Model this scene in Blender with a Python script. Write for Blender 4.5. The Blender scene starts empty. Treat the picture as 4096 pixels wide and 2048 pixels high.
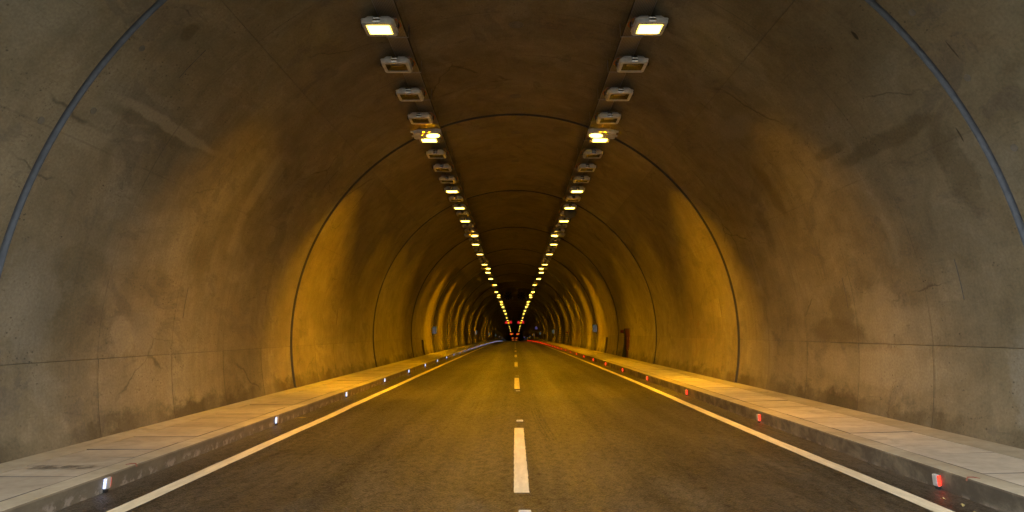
import bpy, math, random
from math import sin, cos, pi, radians, hypot, atan2, sqrt
from mathutils import Vector, Matrix

random.seed(7)
SC = bpy.context.scene
COL = SC.collection

# ------------------------------------------------------------------ camera, sky, exposure
HC = 1.68                                   # camera height above the carriageway
cam = bpy.data.cameras.new('camera')
cam.sensor_width = 36.0
cam.lens = 36.0 * 2508.3 / 4096.0
cam.shift_y = -256.74 / 4096.0
cam.clip_start, cam.clip_end = 0.05, 3000.0
camo = bpy.data.objects.new('camera', cam)
COL.objects.link(camo)
camo.location = (0, 0, HC)
camo.rotation_euler = (pi / 2 + 0.2197, 0, 0.0042)
SC.camera = camo

DAY = 0.138                                  # dusk sky seen only through the portal behind the camera
W = bpy.data.worlds.new('World')
SC.world = W
W.use_nodes = True
wn = W.node_tree.nodes
bg = wn['Background']
sky = wn.new('ShaderNodeTexSky')
sky.sky_type = 'NISHITA'
sky.sun_disc = False
sky.sun_elevation = radians(10.5)
sky.sun_rotation = radians(15.0)
veil = wn.new('ShaderNodeHueSaturation')      # thin dusk cloud: a paler sky
veil.inputs['Saturation'].default_value = .36
W.node_tree.links.new(sky.outputs[0], veil.inputs['Color'])
W.node_tree.links.new(veil.outputs[0], bg.inputs[0])
bg.inputs[1].default_value = DAY
sl = bpy.data.lights.new('sun', 'SUN')
sl.energy = 0.5
sl.angle = radians(12)
sl.color = (1.0, .86, .7)
slo = bpy.data.objects.new('sun', sl)
COL.objects.link(slo)
slo.rotation_euler = (radians(-81), 0, radians(15))   # low dusk sun beyond the mountain, ahead of the camera

LAMP_WATT = 14.0
BACK_WATT = 1.55
HPS = (1.0, 0.445, 0.0)                      # high-pressure sodium light, no blue at all
SC.view_settings.view_transform = 'Standard'
SC.view_settings.look = 'None'
SC.view_settings.exposure = 4.0
SC.view_settings.gamma = 1.0
SC.view_settings.use_curve_mapping = False
SC.render.engine = 'CYCLES'
try:
    SC.cycles.use_denoising = True
    SC.cycles.max_bounces = 8
    SC.cycles.diffuse_bounces = 5
    SC.cycles.glossy_bounces = 3
    SC.cycles.sample_clamp_indirect = 6.0
    SC.cycles.use_light_tree = True
except Exception:
    pass

# ------------------------------------------------------------------ tunnel alignment
KN = [0, 20, 40, 60, 80, 100, 140, 200, 300, 420]
KV = [0, 0, .007, -.07, -.128, -.229, -.512, -1.147, -2.847, -5.523]
KV = [0, 0, -.012, -.06, -.128, -.235, -.512, -1.147, -2.847, -5.523]
KM = [0] * 10
for i in range(1, 9):
    h0, h1 = KN[i] - KN[i - 1], KN[i + 1] - KN[i]
    d0, d1 = (KV[i] - KV[i - 1]) / h0, (KV[i + 1] - KV[i]) / h1
    KM[i] = (d0 * h1 + d1 * h0) / (h0 + h1)
KM[9] = -.0223

def P(y):
    if y <= 0:
        return 0.0
    if y >= 420:
        return KV[9] + KM[9] * (y - 420)
    i = max(k for k in range(9) if KN[k] <= y)
    h = KN[i + 1] - KN[i]
    t = (y - KN[i]) / h
    return ((2*t**3 - 3*t*t + 1) * KV[i] + (t**3 - 2*t*t + t) * h * KM[i]
            + (-2*t**3 + 3*t*t) * KV[i + 1] + (t**3 - t*t) * h * KM[i + 1])

def slope(y):
    return atan2(P(y + .5) - P(y - .5), 1.0)

R = 6.28                                    # lining radius
ZC = 1.83                                   # centre of the arch above the carriageway
Y0, BAY = 7.61, 10.48                       # ring joints
YSTART, YEND = 2.4, Y0 + 77 * BAY        # the viewer stands just outside the mouth
GAP = 0.085

def road_z(x):
    return 0.012 + 0.0084 * x

def taper(y):                               # every bay was cast in a slightly conical shutter
    return .032 * (((y - Y0) / BAY) % 1.0)

def arch(phi, y, r=R):                      # phi in radians from the crown, left negative
    r += taper(y)
    return (r * sin(phi), y, ZC + r * cos(phi) + P(y))

# ------------------------------------------------------------------ mesh helper
class MB:
    def __init__(s):
        s.v, s.f, s.m, s.uv = [], [], [], []
    def vert(s, p):
        s.v.append(tuple(p)); return len(s.v) - 1
    def face(s, pts, m=0, uv=None):
        ids = [s.vert(p) for p in pts]
        s.f.append(ids); s.m.append(m); s.uv.append(uv or [(p[1], p[0]) for p in pts])
    def idface(s, ids, m=0, uv=None):
        s.f.append(ids); s.m.append(m); s.uv.append(uv or [(s.v[i][1], s.v[i][0]) for i in ids])
    def box(s, c, d, m=0, bev=0.0):
        x, y, z = d[0] / 2, d[1] / 2, d[2] / 2
        if bev <= 0:
            p = [(c[0] + a * x, c[1] + b * y, c[2] + e * z) for a in (-1, 1) for b in (-1, 1) for e in (-1, 1)]
            for q in ((0, 1, 3, 2), (4, 6, 7, 5), (0, 4, 5, 1), (2, 3, 7, 6), (0, 2, 6, 4), (1, 5, 7, 3)):
                s.face([p[i] for i in q], m)
        else:
            b = bev
            s.loft([[(c[0] + i, c[1] + j, c[2] + k) for i, j in rect(xx, yy, b)] for xx, yy, k in
                    ((x - b, y - b, -z), (x, y, -z + b), (x, y, z - b), (x - b, y - b, z))], m, True, True)
    def loft(s, rings, m=0, cap0=False, cap1=False, closed=True):
        ids = [[s.vert(p) for p in r] for r in rings]
        n = len(ids[0])
        for a, b in zip(ids, ids[1:]):
            for i in range(n if closed else n - 1):
                j = (i + 1) % n
                s.idface([a[i], a[j], b[j], b[i]], m)
        if cap0: s.idface(list(reversed(ids[0])), m)
        if cap1: s.idface(ids[-1], m)
    def tube(s, pts, r, n=8, m=0, caps=True):
        pts = [Vector(p) for p in pts]
        rings = []
        up = Vector((0, 0, 1))
        for i, p in enumerate(pts):
            t = (pts[min(i + 1, len(pts) - 1)] - pts[max(i - 1, 0)]).normalized()
            if abs(t.dot(up)) > .95: u = Vector((1, 0, 0))
            else: u = up
            a = t.cross(u).normalized(); b = a.cross(t).normalized()
            rr = r[i] if isinstance(r, (list, tuple)) else r
            rings.append([tuple(p + a * rr * cos(2*pi*k/n) + b * rr * sin(2*pi*k/n)) for k in range(n)])
        s.loft(rings, m, caps, caps)
    def mesh(s, name, mats, smooth=False):
        me = bpy.data.meshes.new(name)
        me.from_pydata(s.v, [], s.f)
        for mt in mats: me.materials.append(mt)
        ul = me.uv_layers.new(name='UVMap')
        k = 0
        for pi_, poly in enumerate(me.polygons):
            poly.material_index = s.m[pi_]
            poly.use_smooth = smooth
            for j in range(len(s.f[pi_])):
                ul.data[k].uv = s.uv[pi_][j]; k += 1
        me.update()
        return me

def rect(x, y, b):
    """An octagon-like rounded rectangle, counter-clockwise."""
    return [(-x + b, -y), (x - b, -y), (x, -y + b), (x, y - b), (x - b, y), (-x + b, y), (-x, y - b), (-x, -y + b)]

def obj(name, me, parent=None, loc=None, rot=None, mats=None, smooth=False):
    if isinstance(me, MB):
        me = me.mesh(name, mats, smooth)
    o = bpy.data.objects.new(name, me)
    COL.objects.link(o)
    if parent is not None: o.parent = parent
    if loc is not None: o.location = loc
    if rot is not None: o.rotation_euler = rot
    return o

def empty(name, loc=(0, 0, 0), rot=(0, 0, 0)):
    o = bpy.data.objects.new(name, None)
    COL.objects.link(o)
    o.location = loc; o.rotation_euler = rot
    o.empty_display_size = .2
    return o

def tag(o, label, cat, group=None):
    o['label'] = label; o['category'] = cat
    if group: o['group'] = group
    return o

def structure(o, label=None):
    o['kind'] = 'structure'
    if label: o['label'] = label
    return o

def copy_tree(o, parent=None):
    c = o.copy(); COL.objects.link(c)
    if parent is not None: c.parent = parent
    for ch in list(o.children):
        if ch.type != 'LIGHT': copy_tree(ch, c)
    return c

ORD = ['nearest', 'second', 'third', 'fourth', 'fifth', 'sixth', 'seventh', 'eighth', 'ninth', 'tenth', 'eleventh',
       'twelfth', 'thirteenth', 'fourteenth', 'fifteenth', 'sixteenth', 'seventeenth', 'eighteenth', 'nineteenth', 'twentieth']
def ordinal(i):
    if i < len(ORD): return ORD[i]
    n = i + 1
    suf = 'th' if 10 <= n % 100 <= 20 else {1: 'st', 2: 'nd', 3: 'rd'}.get(n % 10, 'th')
    return '%d%s' % (n, suf)

# ------------------------------------------------------------------ materials
class NT:
    def __init__(s, name):
        s.mat = bpy.data.materials.new(name); s.mat.use_nodes = True
        s.t = s.mat.node_tree
        s.b = s.t.nodes['Principled BSDF']
        s.out = s.t.nodes['Material Output']
    def n(s, ty, **kw):
        nd = s.t.nodes.new(ty)
        for k, v in kw.items(): setattr(nd, k, v)
        return nd
    def l(s, a, b): s.t.links.new(a, b)
    def put(s, sock, v):
        if hasattr(v, 'is_output'): s.l(v, sock)
        else: sock.default_value = v
    def math(s, op, a, b=0.0, c=None, clamp=False):
        nd = s.n('ShaderNodeMath', operation=op); nd.use_clamp = clamp
        s.put(nd.inputs[0], a); s.put(nd.inputs[1], b)
        if c is not None: s.put(nd.inputs[2], c)
        return nd.outputs[0]
    def noise(s, vec, scale, detail=4.0, rough=.55, dist=0.0):
        nd = s.n('ShaderNodeTexNoise')
        s.put(nd.inputs['Vector'], vec)
        nd.inputs['Scale'].default_value = scale; nd.inputs['Detail'].default_value = detail
        nd.inputs['Roughness'].default_value = rough; nd.inputs['Distortion'].default_value = dist
        return nd.outputs['Fac']
    def vor(s, vec, scale, feature='F1'):
        nd = s.n('ShaderNodeTexVoronoi', feature=feature)
        s.put(nd.inputs['Vector'], vec); nd.inputs['Scale'].default_value = scale
        return nd
    def step(s, v, lo, hi, a=0.0, b=1.0):
        nd = s.n('ShaderNodeMapRange'); nd.interpolation_type = 'SMOOTHSTEP'
        s.put(nd.inputs[0], v); s.put(nd.inputs[1], lo); s.put(nd.inputs[2], hi)
        s.put(nd.inputs[3], a); s.put(nd.inputs[4], b)
        return nd.outputs[0]
    def mix(s, f, a, b, mode='MIX'):
        nd = s.n('ShaderNodeMix', data_type='RGBA', blend_type=mode)
        s.put(nd.inputs[0], f)
        s.put(nd.inputs[6], a if hasattr(a, 'is_output') else (*a, 1.0) if len(a) == 3 else a)
        s.put(nd.inputs[7], b if hasattr(b, 'is_output') else (*b, 1.0) if len(b) == 3 else b)
        return nd.outputs[2]
    def uv(s): return s.n('ShaderNodeTexCoord').outputs['UV']
    def pos(s): return s.n('ShaderNodeNewGeometry').outputs['Position']
    def map(s, v, scale=(1, 1, 1), loc=(0, 0, 0)):
        nd = s.n('ShaderNodeMapping'); s.l(v, nd.inputs[0])
        nd.inputs['Location'].default_value = loc; nd.inputs['Scale'].default_value = scale
        return nd.outputs[0]
    def xyz(s, v):
        nd = s.n('ShaderNodeSeparateXYZ'); s.l(v, nd.inputs[0]); return nd.outputs
    def bump(s, h, strength=.3, dist=.02):
        nd = s.n('ShaderNodeBump'); nd.inputs['Strength'].default_value = strength
        nd.inputs['Distance'].default_value = dist
        s.l(h, nd.inputs['Height']); s.l(nd.outputs[0], s.b.inputs['Normal'])
    def rand(s): return s.n('ShaderNodeObjectInfo').outputs['Random']
    def gray(s, v, lo, hi):                  # colour multiplier from a 0..1 value
        return s.mix(v, (lo, lo, lo), (hi, hi, hi))

def simple(name, col, rough=.5, metal=0.0, spec=.5):
    m = NT(name)
    nz = m.noise(m.pos(), 9.0, 5.0)
    c = m.mix(m.step(nz, .3, .75), tuple(v * .8 for v in col), tuple(min(1, v * 1.12) for v in col))
    m.l(c, m.b.inputs['Base Color'])
    m.b.inputs['Roughness'].default_value = rough
    m.b.inputs['Metallic'].default_value = metal
    m.b.inputs['Specular IOR Level'].default_value = spec
    return m.mat

def emissive(name, col, strength):
    m = NT(name)
    m.b.inputs['Base Color'].default_value = (.02, .02, .02, 1)
    m.b.inputs['Emission Color'].default_value = (*col, 1)
    m.b.inputs['Emission Strength'].default_value = strength
    return m.mat

def concrete_lining():
    m = NT('lining_concrete')
    uv = m.uv()
    sx = m.xyz(uv)
    u, v = sx[0], sx[1]
    av = m.math('ABSOLUTE', v)
    n_big = m.noise(uv, .33, 9.0, .66, .7)
    n_mid = m.noise(uv, 1.7, 10.0, .72, .4)
    n_fine = m.noise(uv, 26.0, 5.0, .6)
    col = m.mix(m.step(n_big, .3, .7), (.185, .157, .096), (.262, .227, .149))
    # cooler and warmer cement washes
    hue = m.noise(m.map(uv, (1, 1, 1), (31, 7, 0)), .5, 4.0, .55, .9)
    col = m.mix(m.step(hue, .52, .66, 0, .55), col, (.268, .246, .178))
    col = m.mix(m.step(hue, .30, .44, .45, 0), col, (.215, .165, .095))
    # sharper edged damp patches
    pt = m.noise(m.map(uv, (.55, .8, 1), (3, 11, 0)), 1.0, 10.0, .7, .9)
    col = m.mix(m.step(pt, .56, .595, 0, .46), col, (.15, .13, .10))
    col = m.mix(m.step(pt, .34, .40, .28, 0), col, (.315, .285, .22))
    col = m.mix(.5, col, m.mix(1.0, col, m.gray(m.step(n_mid, .25, .75), .58, 1.25), 'MULTIPLY'))
    # run-off streaks down the arch
    st = m.noise(m.map(uv, (3.2, .16, 1)), 1.0, 5.0, .6)
    col = m.mix(m.step(st, .58, .72, 0, .35), col, (.15, .125, .09))
    st2 = m.noise(m.map(uv, (9.0, .35, 1), (5, 2, 0)), 1.0, 4.0, .6)
    col = m.mix(1.0, col, m.gray(m.step(st2, .3, .7), .95, 1.04), 'MULTIPLY')
    # crusty water runs below the joints
    st3 = m.noise(m.map(uv, (15.0, .22, 1), (2, 8, 0)), 1.0, 5.0, .7)
    rm = m.step(m.noise(m.map(uv, (.8, .5, 1), (7, 3, 0)), 1.0, 3.0), .50, .64)
    col = m.mix(m.math('MULTIPLY', m.step(st3, .60, .68, 0, .32), rm), col, (.12, .10, .06))
    st4 = m.noise(m.map(uv, (11.0, .18, 1), (6, 1, 0)), 1.0, 5.0, .7)
    col = m.mix(m.math('MULTIPLY', m.step(st4, .62, .70, 0, .25), m.math('SUBTRACT', 1.0, rm)), col, (.37, .33, .24))
    # trowel and float scuffs
    sc = m.noise(m.map(uv, (1.6, 9.0, 1), (1, 5, 0)), 1.3, 6.0, .72, 1.5)
    col = m.mix(m.step(sc, .60, .66, 0, .42), col, (.13, .11, .07))
    col = m.mix(m.step(sc, .30, .36, .30, 0), col, (.36, .32, .23))
    # hand-placed stains: (u, v, half u, half v, dark colour?, strength)
    wob = m.n('ShaderNodeVectorMath', operation='SUBTRACT')
    nd = m.n('ShaderNodeTexNoise'); m.l(uv, nd.inputs['Vector']); nd.inputs['Scale'].default_value = 2.6
    nd.inputs['Detail'].default_value = 9.0
    nd.inputs['Roughness'].default_value = .68
    m.l(nd.outputs['Color'], wob.inputs[0]); wob.inputs[1].default_value = (.5, .5, .5)
    for (cu, cv, ru, rv, c, k) in STAINS:
        q = m.n('ShaderNodeVectorMath', operation='MULTIPLY_ADD')
        m.l(wob.outputs[0], q.inputs[0]); wf = min(ru, rv) * 1.6; q.inputs[1].default_value = (wf * 1.4, wf, 0); m.l(uv, q.inputs[2])
        d = m.map(q.outputs[0], (1 / ru, 1 / rv, 0), (-cu / ru, -cv / rv, 0))
        ln = m.n('ShaderNodeVectorMath', operation='LENGTH'); m.l(d, ln.inputs[0])
        col = m.mix(m.step(ln.outputs['Value'], .60, 1.05, k * .72, 0), col, c)
    # air-hole pores, in clusters
    cl = m.step(m.noise(m.map(uv, (1, 1, 1), (9, 4, 0)), .7, 3.0), .46, .60)
    vo = m.vor(m.map(uv, (1.0, 1.5, 1)), 9.0)
    pore = m.math('MULTIPLY', m.step(vo.outputs['Distance'], .10, .21, 1, 0), cl)
    vo2 = m.vor(m.map(uv, (1.0, .8, 1), (2, 3, 0)), 24.0)
    pore2 = m.math('MULTIPLY', m.step(vo2.outputs['Distance'], .13, .25, 1, 0), m.math('MULTIPLY', cl, .7))
    pores = m.math('MAXIMUM', pore, pore2)
    keep = m.step(m.noise(uv, 5.0, 2.0), .46, .56)
    pores = m.math('MULTIPLY', pores, keep)
    col = m.mix(m.math('MULTIPLY', pores, .8), col, (.085, .07, .05))
    # hairline cracks
    wv = m.n('ShaderNodeVectorMath', operation='MULTIPLY_ADD')
    nw = m.n('ShaderNodeTexNoise'); m.l(uv, nw.inputs['Vector']); nw.inputs['Scale'].default_value = 1.2; nw.inputs['Detail'].default_value = 8.0
    m.l(nw.outputs['Color'], wv.inputs[0]); wv.inputs[1].default_value = (.7, .7, 0); m.l(uv, wv.inputs[2])
    ck = m.vor(m.map(wv.outputs[0], (.30, .42, 1)), 1.0, 'DISTANCE_TO_EDGE')
    ckm = m.step(m.noise(m.map(uv, (1, 1, 1), (4, 9, 0)), .45, 3.0), .54, .62)
    col = m.mix(m.math('MULTIPLY', m.step(ck.outputs['Distance'], .0, .009, .6, 0), ckm), col, (.07, .058, .04))
    # imprint of the formwork sheets: thin lines round the arch and along it
    ph = m.math('FRACT', m.math('DIVIDE', m.math('SUBTRACT', u, Y0 - 2.096 * 20 + .0), 2.096))
    dl = m.math('MULTIPLY', m.math('MINIMUM', ph, m.math('SUBTRACT', 1.0, ph)), 2.096)
    line = m.step(dl, .006, .02, 1, 0)
    for vv in (R * radians(68), R * radians(20)):
        line = m.math('MAXIMUM', line, m.math('MULTIPLY', .6, m.step(m.math('ABSOLUTE', m.math('SUBTRACT', av, vv)), .006, .02, 1, 0)))
    line = m.math('MULTIPLY', line, m.step(m.noise(uv, .9, 4.0), .38, .62, .12, .75))
    col = m.mix(m.math('MULTIPLY', line, .55), col, (.09, .075, .055))
    # splash grime just above the pavement
    gr = m.math('ADD', m.math('ADD', av, m.math('MULTIPLY', m.step(v, -1, 1), .14)), m.math('MULTIPLY', m.math('SUBTRACT', m.noise(m.map(uv, (1.1, 1.4, 1)), 1.6, 6.0, .65), .5), 1.3))
    gw = m.step(m.noise(m.map(uv, (1, 0, 0), (3, 0, 0)), .55, 3.0), .36, .62, .25, .85)
    col = m.mix(m.math('MULTIPLY', m.step(gr, 11.12, 11.44), gw), col, (.06, .052, .03))
    # each bay was poured from its own batch
    col = m.mix(1.0, col, m.gray(m.rand(), .9, 1.1), 'MULTIPLY')
    col = m.mix(1.0, col, m.gray(m.step(n_fine, .3, .7), .88, 1.10), 'MULTIPLY')
    m.l(col, m.b.inputs['Base Color'])
    m.b.inputs['Roughness'].default_value = .82
    m.b.inputs['Specular IOR Level'].default_value = .25
    h = m.math('ADD', m.math('MULTIPLY', n_fine, .25), m.math('MULTIPLY', n_mid, .9))
    h = m.math('SUBTRACT', h, m.math('MULTIPLY', pores, .8))
    h = m.math('SUBTRACT', h, m.math('MULTIPLY', line, .5))
    m.bump(h, .35, .02)
    return m.mat

CRACKS = 1
VL = lambda deg: -R * radians(deg)
VR = lambda deg: R * radians(deg)
DARK, PALE, GREY = (.115, .095, .052), (.35, .315, .215), (.25, .23, .175)
STAINS = [
    (12.6, VR(91.0), 1.2, .28, DARK, .8), (12.3, VR(87.5), .55, .42, DARK, .75), (11.4, VR(86), .35, .5, DARK, .6),
    (11.0, VR(88.5), .9, .55, PALE, .6), (10.2, VR(91), .8, .5, PALE, .5),
    (9.3, VR(64.5), 1.6, .16, DARK, .75), (10.7, VR(62), .6, .12, DARK, .7), (8.2, VR(71.5), .35, .75, DARK, .7),
    (8.6, VR(67), .8, .5, DARK, .45), (13.4, VR(63), .28, .8, DARK, .7), (14.6, VR(69), .3, .6, DARK, .65),
    (9.6, VL(61), 1.7, .12, PALE, .75), (9.2, VL(62.6), 1.4, .12, DARK, .5), (8.1, VL(67), .5, .25, PALE, .55),
    (8.4, VL(49), .16, .2, DARK, .9), (10.3, VL(92), .45, .4, PALE, .7), (10.9, VL(91), .4, .45, GREY, .7),
    (9.0, VL(90), .9, .6, DARK, .55), (12.3, VL(79), .5, .6, DARK, .55), (8.2, VL(88), .7, .9, GREY, .6),
    (9.0, VL(83), .7, .35, DARK, .5), (10.8, VL(84), .9, .3, DARK, .4), (13.3, VL(64), .25, 1.3, PALE, .5),
    (12.9, VR(49), .9, .3, GREY, .7), (11.4, VR(97), 2.6, .35, PALE, .45), (7.9, VR(97), .35, .8, GREY, .9),
    (9.2, VR(8), 1.2, .35, DARK, .6), (9.4, VL(6), 1.4, .3, DARK, .4), (15.2, VR(2), .5, .4, GREY, .6), (11.8, VR(1), .4, .3, GREY, .6),
    (8.27, VR(50.7), .04, .09, (.03, .026, .017), 1.2), (7.86, VR(67.9), .018, .12, (.035, .03, .02), 1.1), (7.2, VR(59), .014, .16, (.04, .034, .024), 1.0),
    (21.4, VR(97.5), .5, .5, DARK, .4), (15.6, VL(99), 1.0, .5, DARK, .4),
]

def asphalt():
    m = NT('asphalt')
    uv = m.uv(); sx = m.xyz(uv)
    v = sx[1]                                # lateral metres
    agg = m.noise(uv, 42.0, 3.0, .7)
    big = m.noise(m.map(uv, (.12, .7, 1)), 1.0, 5.0, .6, .4)
    mid = m.noise(m.map(uv, (.5, 1.2, 1)), 1.3, 6.0, .65)
    col = m.mix(m.step(big, .3, .7), (.028, .0232, .0148), (.050, .042, .028))
    col = m.mix(1.0, col, m.gray(m.step(mid, .3, .7), .58, 1.4), 'MULTIPLY')
    col = m.mix(1.0, col, m.gray(m.step(m.noise(m.map(uv, (.6, 1, 1)), 9.0, 8.0, .8), .34, .66), .35, 1.75), 'MULTIPLY')
    vo = m.vor(uv, 40.0)
    col = m.mix(m.step(vo.outputs['Distance'], .15, .45, .75, 0), col, m.mix(m.xyz(vo.outputs['Color'])[0], (.02, .018, .013), (.17, .15, .11)))
    # dust lane in the gutters
    edge = m.step(m.math('ADD', m.math('ABSOLUTE', v), m.math('MULTIPLY', mid, .5)), 4.15, 4.7)
    col = m.mix(m.math('MULTIPLY', edge, .5), col, (.10, .088, .066))
    # longitudinal paver joint cracks on the right hand gutter
    cr = m.vor(m.map(uv, (.35, 1.6, 1), (4, 1, 0)), 1.0, 'DISTANCE_TO_EDGE')
    crk = m.math('MULTIPLY', m.step(cr.outputs['Distance'], .0, .02, 1, 0), m.step(v, 3.9, 4.3))
    col = m.mix(m.math('MULTIPLY', crk, .7), col, (.018, .016, .014))
    # polished wheel tracks
    pp = m.math('ABSOLUTE', m.math('SUBTRACT', m.math('ABSOLUTE', v), 1.75))
    wt = m.step(m.math('ABSOLUTE', m.math('SUBTRACT', pp, .75)), .15, .55, 1, 0)
    col = m.mix(m.math('MULTIPLY', wt, .22), col, (.045, .040, .036))
    spots = m.vor(m.map(uv, (.35, .8, 1), (2, 5, 0)), 1.0)
    col = m.mix(m.step(spots.outputs['Distance'], .08, .15, .55, 0), col, (.022, .02, .018))
    bits = m.vor(uv, 2.2)
    col = m.mix(m.step(bits.outputs['Distance'], .012, .02, .8, 0), col, (.35, .33, .29))
    m.l(col, m.b.inputs['Base Color'])
    r = m.math('ADD', m.math('ADD', .46, m.math('MULTIPLY', m.math('SUBTRACT', mid, .5), .22)), m.math('MULTIPLY', m.math('SUBTRACT', agg, .5), .5))
    r = m.math('SUBTRACT', r, m.math('MULTIPLY', wt, .06))
    m.l(r, m.b.inputs['Roughness'])
    g1 = m.step(m.noise(m.map(uv, (.6, 1, 1), (1, 7, 0)), 11.0, 8.0, .82), .34, .66, .08, .95)
    g2 = m.step(m.noise(m.map(uv, (.07, 3.2, 1), (3, 2, 0)), 1.0, 5.0, .65), .3, .7, .55, 1.3)
    g3 = m.step(m.noise(m.map(uv, (.35, .8, 1), (8, 4, 0)), 1.0, 6.0, .7), .3, .7, .6, 1.25)
    m.l(m.math('MULTIPLY', g1, m.math('MULTIPLY', g2, g3)), m.b.inputs['Specular IOR Level'])
    h = m.math('ADD', agg, m.math('MULTIPLY', vo.outputs['Distance'], -.8))
    m.bump(h, .9, .014)
    return m.mat

def paint():
    m = NT('road_paint')
    uv = m.uv()
    n1 = m.noise(uv, 30.0, 4.0, .7)
    n2 = m.noise(m.map(uv, (1.2, 6, 1)), 1.5, 6.0, .65)
    col = m.mix(m.step(n2, .35, .7), (.60, .54, .37), (.78, .71, .51))
    col = m.mix(m.step(n1, .58, .70, 0, .6), col, (.20, .18, .15))
    vo = m.vor(m.map(uv, (7, 2.2, 1)), 1.0)
    col = m.mix(m.step(vo.outputs['Distance'], .05, .11, .8, 0), col, (.16, .13, .08))
    m.l(col, m.b.inputs['Base Color'])
    m.b.inputs['Roughness'].default_value = .6
    m.bump(n1, .4, .006)
    return m.mat

def pavement(name, a, b, stain=.35, kerb=False):
    m = NT(name)
    p = m.pos()
    n1 = m.noise(p, .9, 6.0, .6, .5)
    n2 = m.noise(p, 6.0, 6.0, .65)
    n3 = m.noise(p, 40.0, 3.0, .6)
    col = m.mix(m.step(n1, .3, .7), a, b)
    col = m.mix(1.0, col, m.gray(m.step(n2, .25, .75), .86, 1.1), 'MULTIPLY')
    st = m.noise(m.map(p, (1.0, .5, 1.0), (3, 3, 3)), 1.4, 6.0, .65, .8)
    col = m.mix(m.step(st, .58, .68, 0, stain), col, tuple(x * .45 for x in a))
    col = m.mix(1.0, col, m.gray(m.rand(), .92, 1.07), 'MULTIPLY')
    if kerb:
        # tyre scuffs and splash on the upright face only
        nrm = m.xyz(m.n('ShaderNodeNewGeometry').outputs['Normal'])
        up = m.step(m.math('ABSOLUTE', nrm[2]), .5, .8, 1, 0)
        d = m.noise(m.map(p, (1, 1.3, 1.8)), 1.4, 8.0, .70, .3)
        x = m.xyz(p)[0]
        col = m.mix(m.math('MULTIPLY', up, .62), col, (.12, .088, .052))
        k = m.math('ADD', .38, m.math('MULTIPLY', m.step(x, -1, 1), .42))
        col = m.mix(m.math('MULTIPLY', m.math('MULTIPLY', m.step(d, .30, .62), up), k), col, (.055, .046, .034))
        d2 = m.noise(m.map(p, (1, 2.4, 2.2), (5, 5, 5)), 1.8, 8.0, .72)
        col = m.mix(m.math('MULTIPLY', m.step(d2, .50, .58), m.math('MULTIPLY', m.math('MULTIPLY', up, .7), m.step(m.xyz(p)[2], .02, .10, 1, 0))), col, (.40, .34, .27))
    m.l(col, m.b.inputs['Base Color'])
    m.b.inputs['Roughness'].default_value = .8
    m.b.inputs['Specular IOR Level'].default_value = .3
    m.bump(m.math('ADD', n2, m.math('MULTIPLY', n3, .3)), .3, .01)
    return m.mat

def tray_mat():
    m = NT('perforated_steel')
    uv = m.uv()
    a = m.map(uv, (34, 34, 0))
    fx = m.n('ShaderNodeVectorMath', operation='FRACTION'); m.l(a, fx.inputs[0])
    s2 = m.n('ShaderNodeVectorMath', operation='SUBTRACT'); m.l(fx.outputs[0], s2.inputs[0]); s2.inputs[1].default_value = (.5, .5, 0)
    ln = m.n('ShaderNodeVectorMath', operation='LENGTH'); m.l(s2.outputs[0], ln.inputs[0])
    hole = m.step(ln.outputs['Value'], .26, .34, 1, 0)
    col = m.mix(hole, (.30, .27, .22), (.03, .026, .02))
    m.l(col, m.b.inputs['Base Color'])
    m.l(m.math('MULTIPLY', m.math('SUBTRACT', 1.0, hole), .5), m.b.inputs['Metallic'])
    m.b.inputs['Roughness'].default_value = .5
    return m.mat

def skid_mat():
    m = NT('rubber_mark')
    uv = m.uv()
    n = m.noise(m.map(uv, (1, 22, 1)), 3.0, 5.0, .7)
    m.b.inputs['Base Color'].default_value = (.02, .018, .016, 1)
    m.b.inputs['Roughness'].default_value = .5
    m.l(m.step(n, .36, .62, .30, .0), m.b.inputs['Alpha'])
    return m.mat

def damp_mat():
    m = NT('damp_smear')
    uv = m.uv(); sx = m.xyz(uv)
    n = m.noise(m.map(uv, (2.5, 1.2, 1)), 2.0, 6.0, .65)
    e = m.math('MULTIPLY', m.step(sx[1], 0, .4), m.step(sx[1], .6, 1, 1, 0))
    e = m.math('MULTIPLY', e, m.math('MULTIPLY', m.step(sx[0], 0, .15), m.step(sx[0], .8, 1, 1, 0)))
    m.b.inputs['Base Color'].default_value = (.11, .095, .075, 1)
    m.b.inputs['Roughness'].default_value = .5
    m.l(m.math('MULTIPLY', m.math('MULTIPLY', e, m.step(n, .35, .6)), .7), m.b.inputs['Alpha'])
    return m.mat

def glass_mat():
    m = NT('lamp_glass')
    tr = m.n('ShaderNodeBsdfTransparent'); tr.inputs[0].default_value = (.6, .6, .6, 1)
    gl = m.n('ShaderNodeBsdfGlossy'); gl.inputs['Roughness'].default_value = .08
    fr = m.n('ShaderNodeFresnel'); fr.inputs[0].default_value = 1.5
    mx = m.n('ShaderNodeMixShader'); m.l(fr.outputs[0], mx.inputs[0]); m.l(tr.outputs[0], mx.inputs[1]); m.l(gl.outputs[0], mx.inputs[2])
    m.l(mx.outputs[0], m.out.inputs[0])
    return m.mat

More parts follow.
